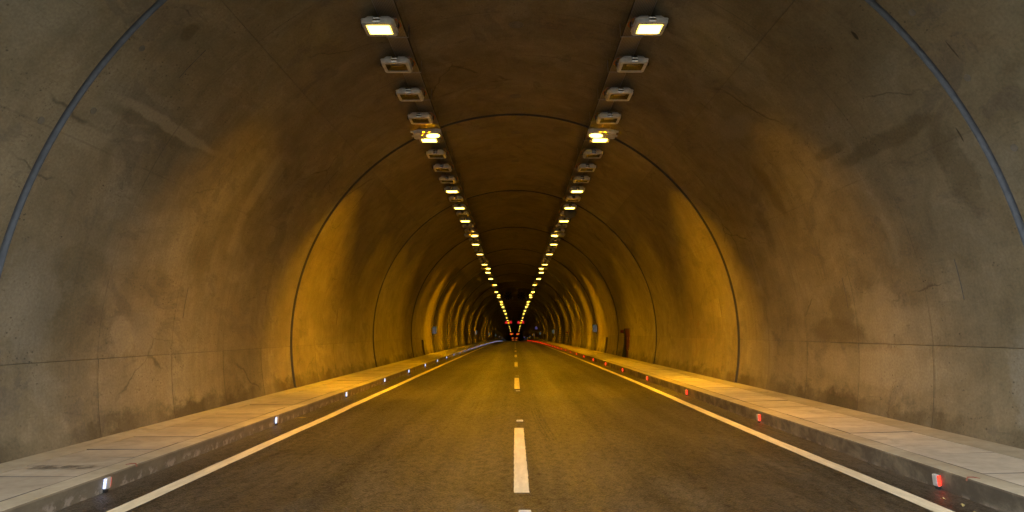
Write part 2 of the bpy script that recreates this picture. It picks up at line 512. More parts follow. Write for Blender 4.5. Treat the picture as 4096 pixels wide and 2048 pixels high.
M = dict(
    lining=concrete_lining(), asphalt=asphalt(), paint=paint(),
    slab=pavement('pavement_concrete', (.42, .375, .29), (.55, .50, .39)),
    kerb=pavement('kerb_concrete', (.32, .28, .19), (.43, .385, .28), .3, True),
    slab_left=pavement('pavement_concrete_brown', (.30, .262, .19), (.41, .365, .275)),
    strip=pavement('mortar_concrete', (.30, .265, .18), (.40, .36, .26), .5),
    shell=simple('shotcrete', (.10, .09, .08), .9), seal=simple('joint_seal_rubber', (.085, .09, .10), .6), deepseal=simple('joint_seal_dark', (.03, .03, .03), .7),
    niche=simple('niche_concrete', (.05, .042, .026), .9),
    patch=None,
    housing=simple('lamp_housing_grey', (.70, .70, .70), .36), farhousing=simple('shaded_lamp_housing', (.20, .19, .17), .5), clip=simple('steel_clip', (.55, .53, .50), .25, .9),  # far housing: dimness of the deep tunnel put into a darker grey
    reflector=simple('reflector_aluminium', (.13, .125, .11), .5, .2), offpane=simple('unlit_pane', (.05, .048, .042), .3), tube=simple('frosted_tube', (.75, .73, .68), .3),
    glass=glass_mat(), rim=emissive('sodium_rim', (1.0, .70, .09), .35), lit=emissive('sodium_light', (1.0, .58, .075), 1.0), lit2=emissive('sodium_light_dim', (1.0, .58, .075), .9),
    steel=simple('galvanised_steel', (.33, .33, .34), .45, .8), dark=simple('dark_plastic', (.025, .025, .025), .5),
    tray=tray_mat(), cable=simple('orange_cable', (.55, .13, .015), .5), black=simple('black_cable', (.03, .028, .026), .5),
    red=simple('red_door_paint', (.13, .016, .010), .45), plate=simple('worn_metal_plate', (.5, .42, .25), .35, .5),
    unit=simple('light_unit_plastic', (.50, .49, .46), .4), stud=simple('stud_aluminium', (.72, .73, .74), .3, .3),
    ledw=emissive('white_led', (.50, .58, 1.0), 0.25), ledr=emissive('red_led', (1.0, .014, .004), .8),
    rear_red=emissive('rear_red_led', (1.0, .03, .01), .12), rear_white=emissive('rear_white_led', (.5, .55, 1.0), .04),
    sgreen=emissive('sign_green', (.01, .11, .075), 0.01323), swhite=emissive('sign_white', (.60, .55, .80), 0.007578), sedge=emissive('sign_edge_glow', (.12, .45, .42), 0.02),
    sdark=simple('sign_print_dark', (.03, .02, .03), .6), sblue=emissive('sign_blue', (.09, .075, .42), 0.02099), spale=emissive('sign_pale', (.30, .27, .42), 0.01837),
    fan=simple('fan_steel', (.16, .15, .14), .5, .1), fandark=simple('fan_blade', (.012, .011, .010), .6),
    sigr=emissive('signal_red', (1.0, .01, .03), 0.07), sigrl=emissive('signal_pale_red', (.9, .10, .08), 0.0375), siga=emissive('signal_amber', (1.0, .72, .0), 0.0825),
    disc=simple('pale_disc', (.16, .145, .11), .6), skid=skid_mat(), damp=damp_mat(), scrap=simple('dry_leaf', (.42, .33, .12), .7),
    lead=simple('rust_red_lead', (.22, .07, .035), .7),
    plug=simple('grout', (.17, .155, .125), .8),
    mark=simple('faded_red_paint', (.16, .045, .02), .8),
    joint=simple('joint_dirt', (.10, .085, .07), .9),
    blocker=simple('sky_blocker_brown', (.10, .085, .045), .95), earth=simple('earth', (.26, .235, .19), .95),
)
M['patch'] = M['lining']

# ------------------------------------------------------------------ tunnel lining, bay by bay
lining = structure(empty('tunnel_lining'), 'brown concrete vault of the tunnel, poured in ring-jointed bays')
JL, JR = radians(95.0), radians(93.2)       # construction joint above the lower wall
HL, HR = radians(43.1), radians(41.8)       # joint between haunch and crown
BL, BR = radians(105.6), radians(104.3)     # foot of the wall
PLUGS = [(-54.5, 7.95), (-64.1, 7.95), (-67.7, 7.33), (53.0, 7.28), (62.5, 7.28), (71.5, 7.24)]
FL = .085                                   # depth of a joint

# openings in the right and left wall: (side, y0, y1, z_bottom, z_top)
def phi_of_z(z): return math.acos(max(-1, min(1, (z - ZC) / R)))
OPEN = [(1, 35.1, 37.0, .28, HC + .19), (1, 74.2, 76.0, .28, HC + .2), (1, 130.2, 132.0, .28, HC + .05),
        (1, 43.38, 44.2, .28, HC - .335), (-1, 43.2, 44.05, .16, HC - .505),
        (-1, 92.9, 94.0, .16, HC - .43), (1, 95.5, 96.3, .28, HC - .36), (1, 144.6, 145.4, .28, HC - .36), (-1, 143.0, 143.9, .16, HC - .45)]

def panel(name, pa, pb, ya, yb, step=radians(3.2), ystep=None, cuts=()):
    """One cast panel between two angles and two chainages, with returns at its edges."""
    side = 1 if pa + pb > 0 else -1
    mb = MB()
    nph = max(1, int(math.ceil(abs(pb - pa) / step)))
    phs = [pa + (pb - pa) * i / nph for i in range(nph + 1)]
    ny = max(1, int(math.ceil((yb - ya) / (ystep or 5.3))))
    ys = [ya + (yb - ya) * i / ny for i in range(ny + 1)]
    mine = []
    for (sd, y0, y1, zb, zt) in cuts:
        p1, p0 = sd * phi_of_z(zb - .3), sd * phi_of_z(zt)
        lo, hi = min(p0, p1), max(p0, p1)
        a, b = max(min(pa, pb), lo), min(max(pa, pb), hi)
        if y1 > ya and y0 < yb and b > a + 1e-5 and sd == side:
            mine.append((max(y0, ya), min(y1, yb), a, b))
            phs += [a, b]; ys += [max(y0, ya), min(y1, yb)]
    phs = sorted(set(round(p, 6) for p in phs)); ys = sorted(set(round(y, 5) for y in ys))
    ids = {}
    def g(i, j, r=0):
        k = (i, j, r)
        if k not in ids: ids[k] = mb.vert(arch(phs[i], ys[j], R + r * FL))
        return ids[k]
    for i in range(len(phs) - 1):
        for j in range(len(ys) - 1):
            pm, ym = (phs[i] + phs[i + 1]) / 2, (ys[j] + ys[j + 1]) / 2
            if any(c[0] < ym < c[1] and c[2] < pm < c[3] for c in mine): continue
            u = [(ys[j], R * phs[i]), (ys[j], R * phs[i + 1]), (ys[j + 1], R * phs[i + 1]), (ys[j + 1], R * phs[i])]
            mb.idface([g(i, j), g(i + 1, j), g(i + 1, j + 1), g(i, j + 1)], 0, u)
    n, q = len(phs) - 1, len(ys) - 1
    for i in range(n):
        for j in (0, q):
            mb.idface([g(i, j), g(i + 1, j), g(i + 1, j, 1), g(i, j, 1)], 1, [(ys[j], R * phs[i])] * 4)
    for j in range(q):
        for i in (0, n):
            mb.idface([g(i, j), g(i, j + 1), g(i, j + 1, 1), g(i, j, 1)], 0, [(ys[j], R * phs[i])] * 4)
    return obj(name, mb, lining, mats=[M['lining'], M['seal'] if ya < 8 and yb > 7 else M['deepseal']], smooth=False)

def smooth_panel(o):
    for p in o.data.polygons: p.use_smooth = False

G2 = .0032 / R                               # half of a hairline joint
nb = 78
for b in range(nb):
    ya, yb = max(YSTART, Y0 + (b - 1) * BAY + GAP / 2), Y0 + b * BAY - GAP / 2
    st = radians(1.6) if b < 6 else radians(2.6) if b < 20 else radians(6)
    ys = 1.3 if b < 4 else 3.5
    panel('crown_panel', -HL + G2, HR - G2, ya, yb, st, ys)
    panel('haunch_panel', -JL + G2, -HL - G2, ya, yb, st, ys, OPEN)
    panel('haunch_panel', HR + G2, JR - G2, ya, yb, st, ys, OPEN)
    n = 5 if 1 <= b < 9 else 1
    for k in range(n):
        y0 = ya + (yb - ya) * k / n + (.0035 if k else 0)
        y1 = ya + (yb - ya) * (k + 1) / n - (.0035 if k < n - 1 else 0)
        panel('lower_wall_panel', -BL, -JL - G2, y0, y1, st, ys, OPEN)
        panel('lower_wall_panel', JR + G2, BR, y0, y1, st, ys, OPEN)
# rubber seal sunk in each ring joint
for b in range(1, nb + 1):
    y = Y0 + (b - 1) * BAY
    st = 64 if b < 10 else 26
    mb = MB()
    rings = []
    for i in range(st + 1):
        ph = -BL + (BL + BR) * i / st
        rings.append([arch(ph, y - GAP / 2 - .004, R + FL - .004), arch(ph, y - .012, R + FL - .012), arch(ph, y + .012, R + FL - .012), arch(ph, y + GAP / 2 + .004, R + .012)])
    mb.loft(rings, 0, closed=False)
    obj('joint_seal', mb, lining, mats=[M['seal'] if b == 1 else M['deepseal']])
# filled formwork windows: shallow cast rectangles standing proud of the shell
def patch_at(phi0, phi1, ya, yb):
    mb = MB(); n = 4
    e = .006
    rows = []
    for i in range(n + 1):
        ph = phi0 + (phi1 - phi0) * i / n
        rows.append([arch(ph, ya, R + .003), arch(ph, ya + .012, R - e), arch(ph, yb - .012, R - e), arch(ph, yb, R + .003)])
    uvs = lambda p: (p[1], R * atan2(p[0], p[2] - ZC))
    for a, b in zip(rows, rows[1:]):
        for k in range(3):
            q = [a[k], b[k], b[k + 1], a[k + 1]]
            mb.face(q, 0 if k == 1 else 1, [uvs(p) for p in q])
    for r in (rows[0], rows[-1]):
        q = [r[1], r[2], arch(atan2(r[2][0], r[2][2] - ZC), r[2][1], R + .003), arch(atan2(r[1][0], r[1][2] - ZC), r[1][1], R + .003)]
        mb.face(q, 1, [uvs(p) for p in q])
    obj('formwork_patch', mb, lining, mats=[M['patch'], M['joint']])
for b in range(-0, 4):
    yb_ = Y0 + b * BAY
    for off in (1.28, 4.42):
        patch_at(radians(82.2), radians(87.4), yb_ + off, yb_ + off + .52)
    patch_at(-radians(89.1), -radians(83.8), yb_ + 4.48, yb_ + 5.0)
    for off in (1.33, 8.8):
        patch_at(-radians(54.6), -radians(49.3), yb_ + off, yb_ + off + .54)
    patch_at(radians(49.3), radians(54.6), yb_ + 8.8, yb_ + 9.34)

# grout plugs: cast discs along the crown and beside the first ring joint
def plug(deg, y, rad):
    ph = radians(deg); mb = MB(); n = 14
    pt = lambda r, k, e: arch(ph + r * cos(2*pi*k/n) / R, y + r * sin(2*pi*k/n), R - e)
    ring0 = [pt(rad, k, -.002) for k in range(n)]; ring1 = [pt(rad * .92, k, .007) for k in range(n)]; ring2 = [pt(rad * .8, k, .002) for k in range(n)]
    mb.loft([ring0, ring1, ring2], 0, False, True)
    obj('grout_plug', mb, lining, mats=[M['plug']])
for y in (12.38, 16.59, 19.8, 23.4, 27.32, 30.47, 33.72, 37.96, 41.2, 44.6, 48.2): plug(.3, y, .17)
for deg, y in PLUGS: plug(deg, y, .05)
# faded red paint marks left on the wall
def paint_mark(pts):
    mb = MB(); prev = None
    for (y, deg) in pts:
        ph = radians(deg)
        cur = [arch(ph, y - .011, R - .003), arch(ph, y + .011, R - .003)]
        if prev: mb.face([prev[0], prev[1], cur[1], cur[0]])
        prev = cur
    obj('paint_mark', mb, lining, mats=[M['mark']])
paint_mark([(21.93 + .05 * cos(2*pi*k/10), 88.7 + .75 * sin(2*pi*k/10)) for k in range(11)])
paint_mark([(22.10 + .05 * cos(a), 89.3 + .8 * sin(a)) for a in (-1.4, -2.1, -2.8, -3.5, -4.2, -4.9)])
paint_mark([(22.02, -88.2), (22.02, -88.9)]); paint_mark([(22.12, -88.3), (22.12, -89.1)]); paint_mark([(22.35, -88.3), (22.36, -88.7)])
# niche recesses (part of the lining)
def recess(side, y0, y1, zb, zt, depth):
    mb = MB()
    s = side
    zp = P((y0 + y1) / 2)
    xb = s * depth
    prof = [(s * (R + taper((y0 + y1) / 2)) * sin(phi_of_z(zb + (zt - zb) * i / 6)), zb + (zt - zb) * i / 6) for i in range(7)]
    for y in (y0, y1):
        q = [(x, y, z + zp) for x, z in prof] + [(xb, y, zt + zp), (xb, y, zb + zp)]
        mb.face(q)
    mb.face([(xb, y0, zb + zp), (xb, y1, zb + zp), (xb, y1, zt + zp), (xb, y0, zt + zp)])
    mb.face([(prof[-1][0], y0, zt + zp), (prof[-1][0], y1, zt + zp), (xb, y1, zt + zp), (xb, y0, zt + zp)])
    mb.face([(s * 5.9, y0, zb + zp - .012), (s * 5.9, y1, zb + zp - .012), (xb, y1, zb + zp - .012), (xb, y0, zb + zp - .012)])
    obj('niche_recess', mb, lining, mats=[M['niche']])
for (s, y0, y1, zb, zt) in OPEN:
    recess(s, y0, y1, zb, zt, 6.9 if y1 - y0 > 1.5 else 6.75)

# rock and shotcrete behind the lining closes every gap; the portal ring stands at its mouth
mb = MB()
rings = []
ys = [YSTART] + [YSTART + i * 20 for i in range(1, 40)] + [YEND + .5]
for y in ys:
    rings.append([(7.5 * sin(2*pi*k/40), y, ZC + 7.5 * cos(2*pi*k/40) + P(y)) for k in range(40)])
mb.loft(rings, 0, False, True)
structure(obj('rock_shell', mb, mats=[M['shell']]), 'dark shotcrete shell behind the concrete lining')
mb = MB()
N = 48
for k in range(N):
    a0, a1 = -BL + (BL + BR) * k / N, -BL + (BL + BR) * (k + 1) / N
    def sq(a):                               # the outer edge of the headwall
        d = max(abs(sin(a)) / 11.0, abs(cos(a)) / (9.0 if cos(a) > 0 else 2.2))
        return (sin(a) / d, cos(a) / d)
    for y in (YSTART, YSTART - .6):
        p0, p1 = sq(a0), sq(a1)
        mb.face([(R * sin(a0), y, ZC + R * cos(a0)), (R * sin(a1), y, ZC + R * cos(a1)), (p1[0], y, ZC + p1[1]), (p0[0], y, ZC + p0[1])])
    mb.face([(R * sin(a0), YSTART, ZC + R * cos(a0)), (R * sin(a1), YSTART, ZC + R * cos(a1)), (R * sin(a1), YSTART - .6, ZC + R * cos(a1)), (R * sin(a0), YSTART - .6, ZC + R * cos(a0))])
structure(obj('portal_wall', mb, mats=[M['strip']]), 'concrete headwall round the tunnel mouth behind the viewer')
mb = MB()
for (x0, x1) in ((-400, -11), (11, 400)):
    mb.face([(x0, -400, -.3), (x1, -400, -.3), (x1, YSTART - .3, -.3), (x0, YSTART - .3, -.3)])
mb.face([(-11, -400, -.3), (11, -400, -.3), (11, YSTART - .3, -.3), (-11, YSTART - .3, -.3)])
structure(obj('ground', mb, mats=[M['earth']]))
mb = MB()
hp = [(-400, -.3), (-120, 60), (-11, 16), (11, 16), (140, 75), (400, -.3)]
for i in range(5):
    a, b = hp[i], hp[i + 1]
    mb.face([(a[0], YSTART - .3, -.3), (b[0], YSTART - .3, -.3), (b[0], YSTART - .28 + b[1] * .1, b[1]), (a[0], YSTART - .28 + a[1] * .1, a[1])]) if abs(a[0] + b[0]) > 1 else None
structure(obj('hillside', mb, mats=[M['earth']]))
mb = MB()  # unseen slope added behind the camera to block the low sky
rows = [[(x, -22 - 6 * abs(x) / 60, -.3), (x * 1.2, -50 + 3 * sin(x * .13), 13 + 2 * sin(x * .21)), (x * 1.5, -95, 30 + 4 * sin(x * .17))] for x in range(-120, 121, 12)]
mb.loft(rows, 0, closed=False)
structure(obj('sky_blocker_slope', mb, mats=[M['blocker']]))

# ------------------------------------------------------------------ carriageway and markings
def chain(a, b):
    out, y = [], a
    while y < b:
        out.append(y)
        y += 2.0 if y < 60 else 4.0 if y < 260 else 10.0
    return out + [b]
road = structure(empty('road'), 'two-lane asphalt road running straight into the tunnel')
mb = MB()
XS = [-4.50, -4.0, -3, -2, -1, 0, 1, 2, 3, 4.0, 4.55]
ys = chain(-60, YEND)
ids = [[mb.vert((x, y, road_z(x) + P(y))) for x in XS] for y in ys]
for j in range(len(ys) - 1):
    for i in range(len(XS) - 1):
        mb.idface([ids[j][i], ids[j][i + 1], ids[j + 1][i + 1], ids[j + 1][i]])
structure(obj('asphalt_surface', mb, road, mats=[M['asphalt']]))

def interp(tab, y):
    for (a, xa), (b, xb) in zip(tab, tab[1:]):
        if y <= b:
            t = max(0, min(1, (y - a) / (b - a))); t = t * t * (3 - 2 * t)
            return xa + (xb - xa) * t
    return tab[-1][1]
EL = [(-20, -3.85), (6, -3.855), (11.2, -3.84), (13.5, -3.815), (15.3, -3.83), (27.8, -3.83)]
ER = [(-20, 3.98), (6.5, 3.99), (11, 3.965), (21, 4.03), (45, 4.01)]
for tab in (EL, ER):
    mb = MB()
    yy, y = [], -20.0
    while y < YEND:
        yy.append(y); y += .4 if y < 45 else 3.0 if y < 250 else 10
    rnd = random.Random(3)
    prev = None
    for y in yy:
        x = interp(tab, y); w = .095
        wob = rnd.uniform(-.006, .006) if 0 < y < 45 else 0
        cur = [(x + s * w + wob, y, road_z(x + s * w) + P(y) + .004) for s in (-1, 1)]
        if prev: mb.face([prev[0], prev[1], cur[1], cur[0]])
        prev = cur
    structure(obj('edge_line', mb, road, mats=[M['paint']]))
for n in range(-1, 62):
    ya, yb = 7.18 + 12.42 * n, 11.77 + 12.42 * n
    if yb < 0: continue
    mb = MB(); rnd = random.Random(n)
    k = 46 if n < 2 else 6
    rows = []
    for i in range(k + 1):
        y = ya + (yb - ya) * i / k
        e = .005 if n < 2 else 0
        rows.append([(-.011 + rnd.uniform(-e, e), y, road_z(0) + P(y) + .004), (.154 + rnd.uniform(-e, e), y, road_z(.15) + P(y) + .004)])
    for a, b in zip(rows, rows[1:]): mb.face([a[0], a[1], b[1], b[0]])
    structure(obj('lane_dash', mb, road, mats=[M['paint']]))
# tyre marks
def skid(pts, w):
    mb = MB()
    pv = None
    for (x, y) in pts:
        cur = [(x - w, y, road_z(x) + P(y) + .0035), (x + w, y, road_z(x) + P(y) + .0035)]
        if pv: mb.face([pv[0], pv[1], cur[1], cur[0]])
        pv = cur
    structure(obj('tyre_mark', mb, road, mats=[M['skid']]))
for dx in (0, .055, .115, .16):
    skid([(.36 + dx, 14.6), (.385 + dx, 13.0), (.44 + dx, 11.6), (.50 + dx, 10.4)], .017)
for dx in range(5):
    skid([(-.30 + dx * .045, 15.0), (-.285 + dx * .045, 15.75)], .014)
for dx in range(5):
    skid([(1.44 + dx * .06, 15.6), (1.40 + dx * .06, 16.3)], .016)
for dx in range(3):
    skid([(-.98 + dx * .1, 14.6), (-.98 + dx * .1, 15.9)], .018)

# ------------------------------------------------------------------ pavements
def side_pavement(s):
    slab_m = M['slab_left'] if s < 0 else M['slab']
    zk, zw = (.16, .155) if s < 0 else (.26, .295)
    xf = 4.46 if s < 0 else 4.51             # kerb face
    x1, x2 = xf + .26, 5.69 if s < 0 else 5.70
    xw = 6.12
    root = structure(empty('pavement'), 'raised pavement of concrete slabs along the %s tunnel wall' % ('left' if s < 0 else 'right'))
    zt = lambda x: zk + (zw - zk) * (x - xf) / (xw - xf)
    # kerb stones
    y = 16.15 - 5.24 * 5
    k = 0
    while y < YEND:
        L = 5.24 if y < 120 else 52.4
        mb = MB(); n = 1 if y < 120 else 6
        rows = []
        for i in range(n + 1):
            yy = y + .004 + (L - .008) * i / n
            pr = [(xf + .012, -.06 + road_z(s * xf)), (xf, zk - .022), (xf + .008, zk - .006), (xf + .024, zk), (x1 - .006, zt(x1)), (x1 - .003, zt(x1) - .06)]
            rows.append([(s * a, yy, b + P(yy)) for a, b in pr])
        mb.loft(rows, 0, closed=False)
        for r in (rows[0], rows[-1]): mb.face(r)
        structure(obj('kerb_stone', mb, root, mats=[M['kerb']]))
        y += L
    # cover slabs over the cable duct, one by one
    off = {-1: 9.36, 1: 9.0}[s]
    y = off - .524 * 26
    cache = None
    rnd = random.Random(5 + s)
    while y < 50:
        mb = MB()
        a, b = y + .0015, y + .5225
        t = rnd.uniform(-.004, .003); tl = rnd.uniform(-.004, .004)
        xa, xb = x1 + .012, x2 - .012
        c = rnd.choice((.0015, .002, .003, .006))
        P0 = P(y)
        top = [(s * (xa + c), a + c, zt(xa) + t + P0), (s * (xb - c), a + c, zt(xb) + t + tl + P0), (s * (xb - c), b - c, zt(xb) + t + tl + P(y + .5)), (s * (xa + c), b - c, zt(xa) + t + P(y + .5))]
        low = [(s * xa, a, zt(xa) + t - c + P0), (s * xb, a, zt(xb) + t + tl - c + P0), (s * xb, b, zt(xb) + t + tl - c + P(y + .5)), (s * xa, b, zt(xa) + t - c + P(y + .5))]
        bot = [(p[0], p[1], p[2] - .06) for p in low]
        mb.loft([bot, low], 1); mb.loft([low, top], 1, False, False); mb.face(top)
        o = structure(obj('cover_slab', mb, root, mats=[slab_m, M['joint']]))
        y += .524
    ystart_strip = y
    # far slabs read as one strip
    mb = MB(); rows = []
    for yy in chain(ystart_strip + .006, YEND):
        rows.append([(s * (x1 + .012), yy, zt(x1) - .004 + P(yy)), (s * (x2 - .012), yy, zt(x2) - .004 + P(yy))])
    mb.loft(rows, 0, closed=False)
    structure(obj('slab_strip', mb, root, mats=[slab_m]))
    # mortar strip along the wall, and the bed below the slabs
    mb = MB(); rows = []
    for yy in chain(-60, YEND):
        rows.append([(s * x2, yy, zt(x2) - .05 + P(yy)), (s * x2, yy, zt(x2) + P(yy)), (s * xw, yy, zt(xw) + .012 + P(yy))])
    mb.loft(rows, 0, closed=False)
    structure(obj('wall_strip', mb, root, mats=[M['strip']]))
    mb = MB(); rows = []
    for yy in chain(-60, YEND):
        rows.append([(s * (x1 - .02), yy, zk - .05 + P(yy)), (s * (x2 + .02), yy, zk - .05 + P(yy))])
    mb.loft(rows, 0, closed=False)
    structure(obj('slab_bed', mb, root, mats=[M['shell']]))
side_pavement(-1)
side_pavement(1)

mb = MB()
for k in range(8):
    x0, x1 = -4.76 - k * .11, -4.76 - (k + 1) * .11
    mb.face([(x0, 7.52, .1645), (x1, 7.52, .1645), (x1, 7.86, .1645), (x0, 7.86, .1645)], 0, [(k / 8, 0), (k / 8 + .125, 0), (k / 8 + .125, 1), (k / 8, 1)])
structure(obj('damp_smear', mb, bpy.data.objects['pavement'], mats=[M['damp']]))

# ------------------------------------------------------------------ ceiling lamps
LX, LZ = 2.535, HC + 5.545
def lamp_y(i): return 10.846 + 1.745 * i
def frame_mesh(bottom=True):
    mb = MB()
    # outer body: door frame, lip, then the tapering back
    prof = [(.283, .262, 0.0), (.296, .275, .022), (.296, .275, .072), (.306, .285, .076), (.306, .285, .090), (.276, .255, .098), (.225, .205, .172)]
    rings = []
    for x, y, z in prof:
        r = rect(x, y, .035)
        bow = lambda a, b: b - (.018 * (1 - (a / x) ** 2) if b < 0 else 0)
        rings.append([(a, bow(a, b), z) for a, b in r])
    mb.loft(rings, 0, False, True)
    # bottom face with the window left open, then the reveal
    win = rect(.222, .185, .012)
    mid = [(a * 1.09, b * 1.09, .0) for a, b in win]
    win0 = [(a, b, .004) for a, b in win]
    win1 = [(a, b, .014) for a, b in win]
    mb.loft([rings[0], mid, win0, win1], 0)
    return mb
def front_clip():
    mb = MB()
    w = .066
    pts = [(-.300, .004), (-.312, .03), (-.312, .072), (-.318, .085), (-.318, .10), (-.285, .118), (-.255, .150)]
    rows = [[(-w, y, z), (w, y, z), (w, y + .008, z), (-w, y + .008, z)] for y, z in pts]
    mb.loft(rows, 0, True, True)
    return mb
def yoke(s):                                  # s: side of the pivot plate, towards the road centre
    mb = MB()
    pts = [(-.33, .02, .09), (-.33, .02, .20), (-.315, .02, .235), (-.28, .02, .252)] + [(x, .02, .256) for x in (-.15, 0, .15)] + [(.28, .02, .252), (.315, .02, .235), (.33, .02, .20), (.33, .02, .09)]
    mb.tube(pts, .009, 6)
    return mb
def pivot():
    mb = MB()
    mb.box((0, .02, .10), (.018, .055, .12), bev=.006)
    return mb
def cable_loop(s):
    mb = MB()
    pts = []
    for k in range(9):
        t = k / 8
        pts.append((s * (.25 + .13 * sin(pi * t)), .16 - .14 * t, .13 + .14 * t - .06 * sin(pi * t)))
    mb.tube(pts, .010, 6)
    return mb
ME = {}
ME['frame'] = frame_mesh().mesh('lamp_housing', [M['housing']])
ME['clip'] = front_clip().mesh('front_clip', [M['clip']])
ME['yoke'] = yoke(1).mesh('yoke', [M['steel']])
ME['pivot'] = pivot().mesh('pivot_plate', [M['dark']])
mb = MB(); mb.tube([(-.29, .02, .09), (-.34, .02, .09)], .022, 8); ME['axle'] = mb.mesh('axle', [M['steel']])
ME['cable-1'] = cable_loop(1).mesh('cable', [M['cable']])
ME['cable1'] = cable_loop(-1).mesh('cable', [M['cable']])
mb = MB()
ri, ro = [(a, b, -.004) for a, b in rect(.200, .164, .02)], [(a, b, .010) for a, b in rect(.221, .184, .012)]
mb.loft([ro, ri], 1); mb.face(ri)
ME['litpane'] = mb.mesh('glowing_pane', [M['lit'], M['rim']])
mb = MB(); mb.face([(a, b, .012) for a, b in reversed(rect(.221, .184, .012))])
ME['glass'] = mb.mesh('glass_pane', [M['glass']])
mb = MB()
w0 = [(a, b, .016) for a, b in rect(.220, .183, .012)]; w1 = [(a * .62, b * .55, .085) for a, b in rect(.220, .183, .012)]
mb.loft([w0, w1], 0, False, True)
ME['reflector'] = mb.mesh('reflector', [M['reflector']])
mb = MB(); mb.tube([(-.12, 0, .055), (.115, 0, .055), (.12, 0, .055), (.155, 0, .055)], [.022, .022, .014, .014], 8)
ME['tube'] = mb.mesh('discharge_tube', [M['tube']])
mb = MB(); mb.tube([(0, .02, .25), (0, .02, .29)], .008, 5); ME['bolt'] = mb.mesh('bolt', [M['steel']])
mb = MB(); mb.tube([(-.225, .19, .004), (-.235, .192, -.001), (.235, .192, -.001), (.225, .19, .004)], .005, 5)
ME['beading'] = mb.mesh('glass_bead', [M['clip']])

def proto_lamp(lit, s):
    t = empty('tunnel_lamp')
    h = obj('lamp_housing', ME['frame'], t)
    obj('front_clip', ME['clip'], t)
    obj('glass_bead', ME['beading'], t)
    if lit: obj('glowing_pane', ME['litpane'], t)
    else:
        obj('glass_pane', ME['glass'], t)
        rf = obj('reflector', ME['reflector'], t)
        obj('discharge_tube', ME['tube'], rf)
    yk = obj('yoke', ME['yoke'], t)
    for sg in (-1, 1):
        obj('pivot_plate', ME['pivot'], yk, (sg * .343, 0, 0))
        obj('axle', ME['axle'], yk, (0 if sg < 0 else .63, 0, 0))
    for x in (-.16, 0, .16): obj('bolt', ME['bolt'], yk, (x, 0, 0))
    obj('cable', ME['cable%d' % s], t)
    return t
BEAM = {}
AGE = (1.0, .86, 1.12, .93, 1.05)               # tubes of different age
def lobe(parent, power, fwd, out, sx, sy, side, spread):
    k = (round(power, 4), sx, spread)
    if k not in BEAM:
        L = bpy.data.lights.new('sodium_beam', 'AREA')
        L.shape = 'RECTANGLE'; L.size, L.size_y = sx, sy
        L.energy = power; L.color = HPS; L.spread = radians(spread)
        BEAM[k] = L
    o = bpy.data.objects.new('lamp_beam', BEAM[k]); COL.objects.link(o); o.parent = parent
    d = Vector((side * sin(radians(out)) * cos(radians(fwd)), sin(radians(fwd)), -cos(radians(fwd)) * cos(radians(out))))
    o.location = (0, 0.012 if fwd > 0 else -.012, -.007 if out > 0 else -.009)
    o.rotation_euler = d.to_track_quat('-Z', 'Y').to_euler()
def beams(parent, side, power=1.0, wall=1.0, floor=1.0, fan=86):
    # the reflector throws a fan across the tunnel and a little down it, and a weak lobe back along the road
    lobe(parent, LAMP_WATT * 2.05 * power * wall, 18 if fan > 60 else 10, 20 if fan > 60 else 32, .40, .30, side, fan)
    lobe(parent, LAMP_WATT * 1.0 * power * floor, 17, -18, .40, .32, side, 100)
    if power > .5 and parent.location.y < 140: lobe(parent, BACK_WATT, -52, -6, .38, .28, side, 84)
def merged_lamp(lit):
    mb = MB()
    x, y = .30, .28
    mb.loft([[(a, b, z) for a, b in rect(xx, yy, .03)] for xx, yy, z in ((x, y, 0), (x, y, .09), (.22, .2, .17))], 0, True, True)
    for sx in (-.33, .33): mb.tube([(sx, .02, .09), (sx, .02, .25)], .009, 4)
    mb.tube([(-.33, .02, .25), (.33, .02, .25)], .009, 4)
    if lit: mb.loft([[(a, b, z) for a, b in rect(xx, yy, .03)] for xx, yy, z in ((.215, .18, -.002), (.19, .155, -.035), (.12, .09, -.052))], 1, False, True)  # far panes bulge downward, the lamps' bloom put into the shape
    else: mb.face([(a, b, -.004) for a, b in rect(.221, .184, .012)], 1)
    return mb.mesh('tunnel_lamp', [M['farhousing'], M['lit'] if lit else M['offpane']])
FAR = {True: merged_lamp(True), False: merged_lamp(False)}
LIT = [0, 4, 8, 10, 12, 17, 20, 24, 28, 32, 37, 44, 51, 58, 64, 71, 82, 93, 110, 125, 142, 168, 193, 225]
protos = {}
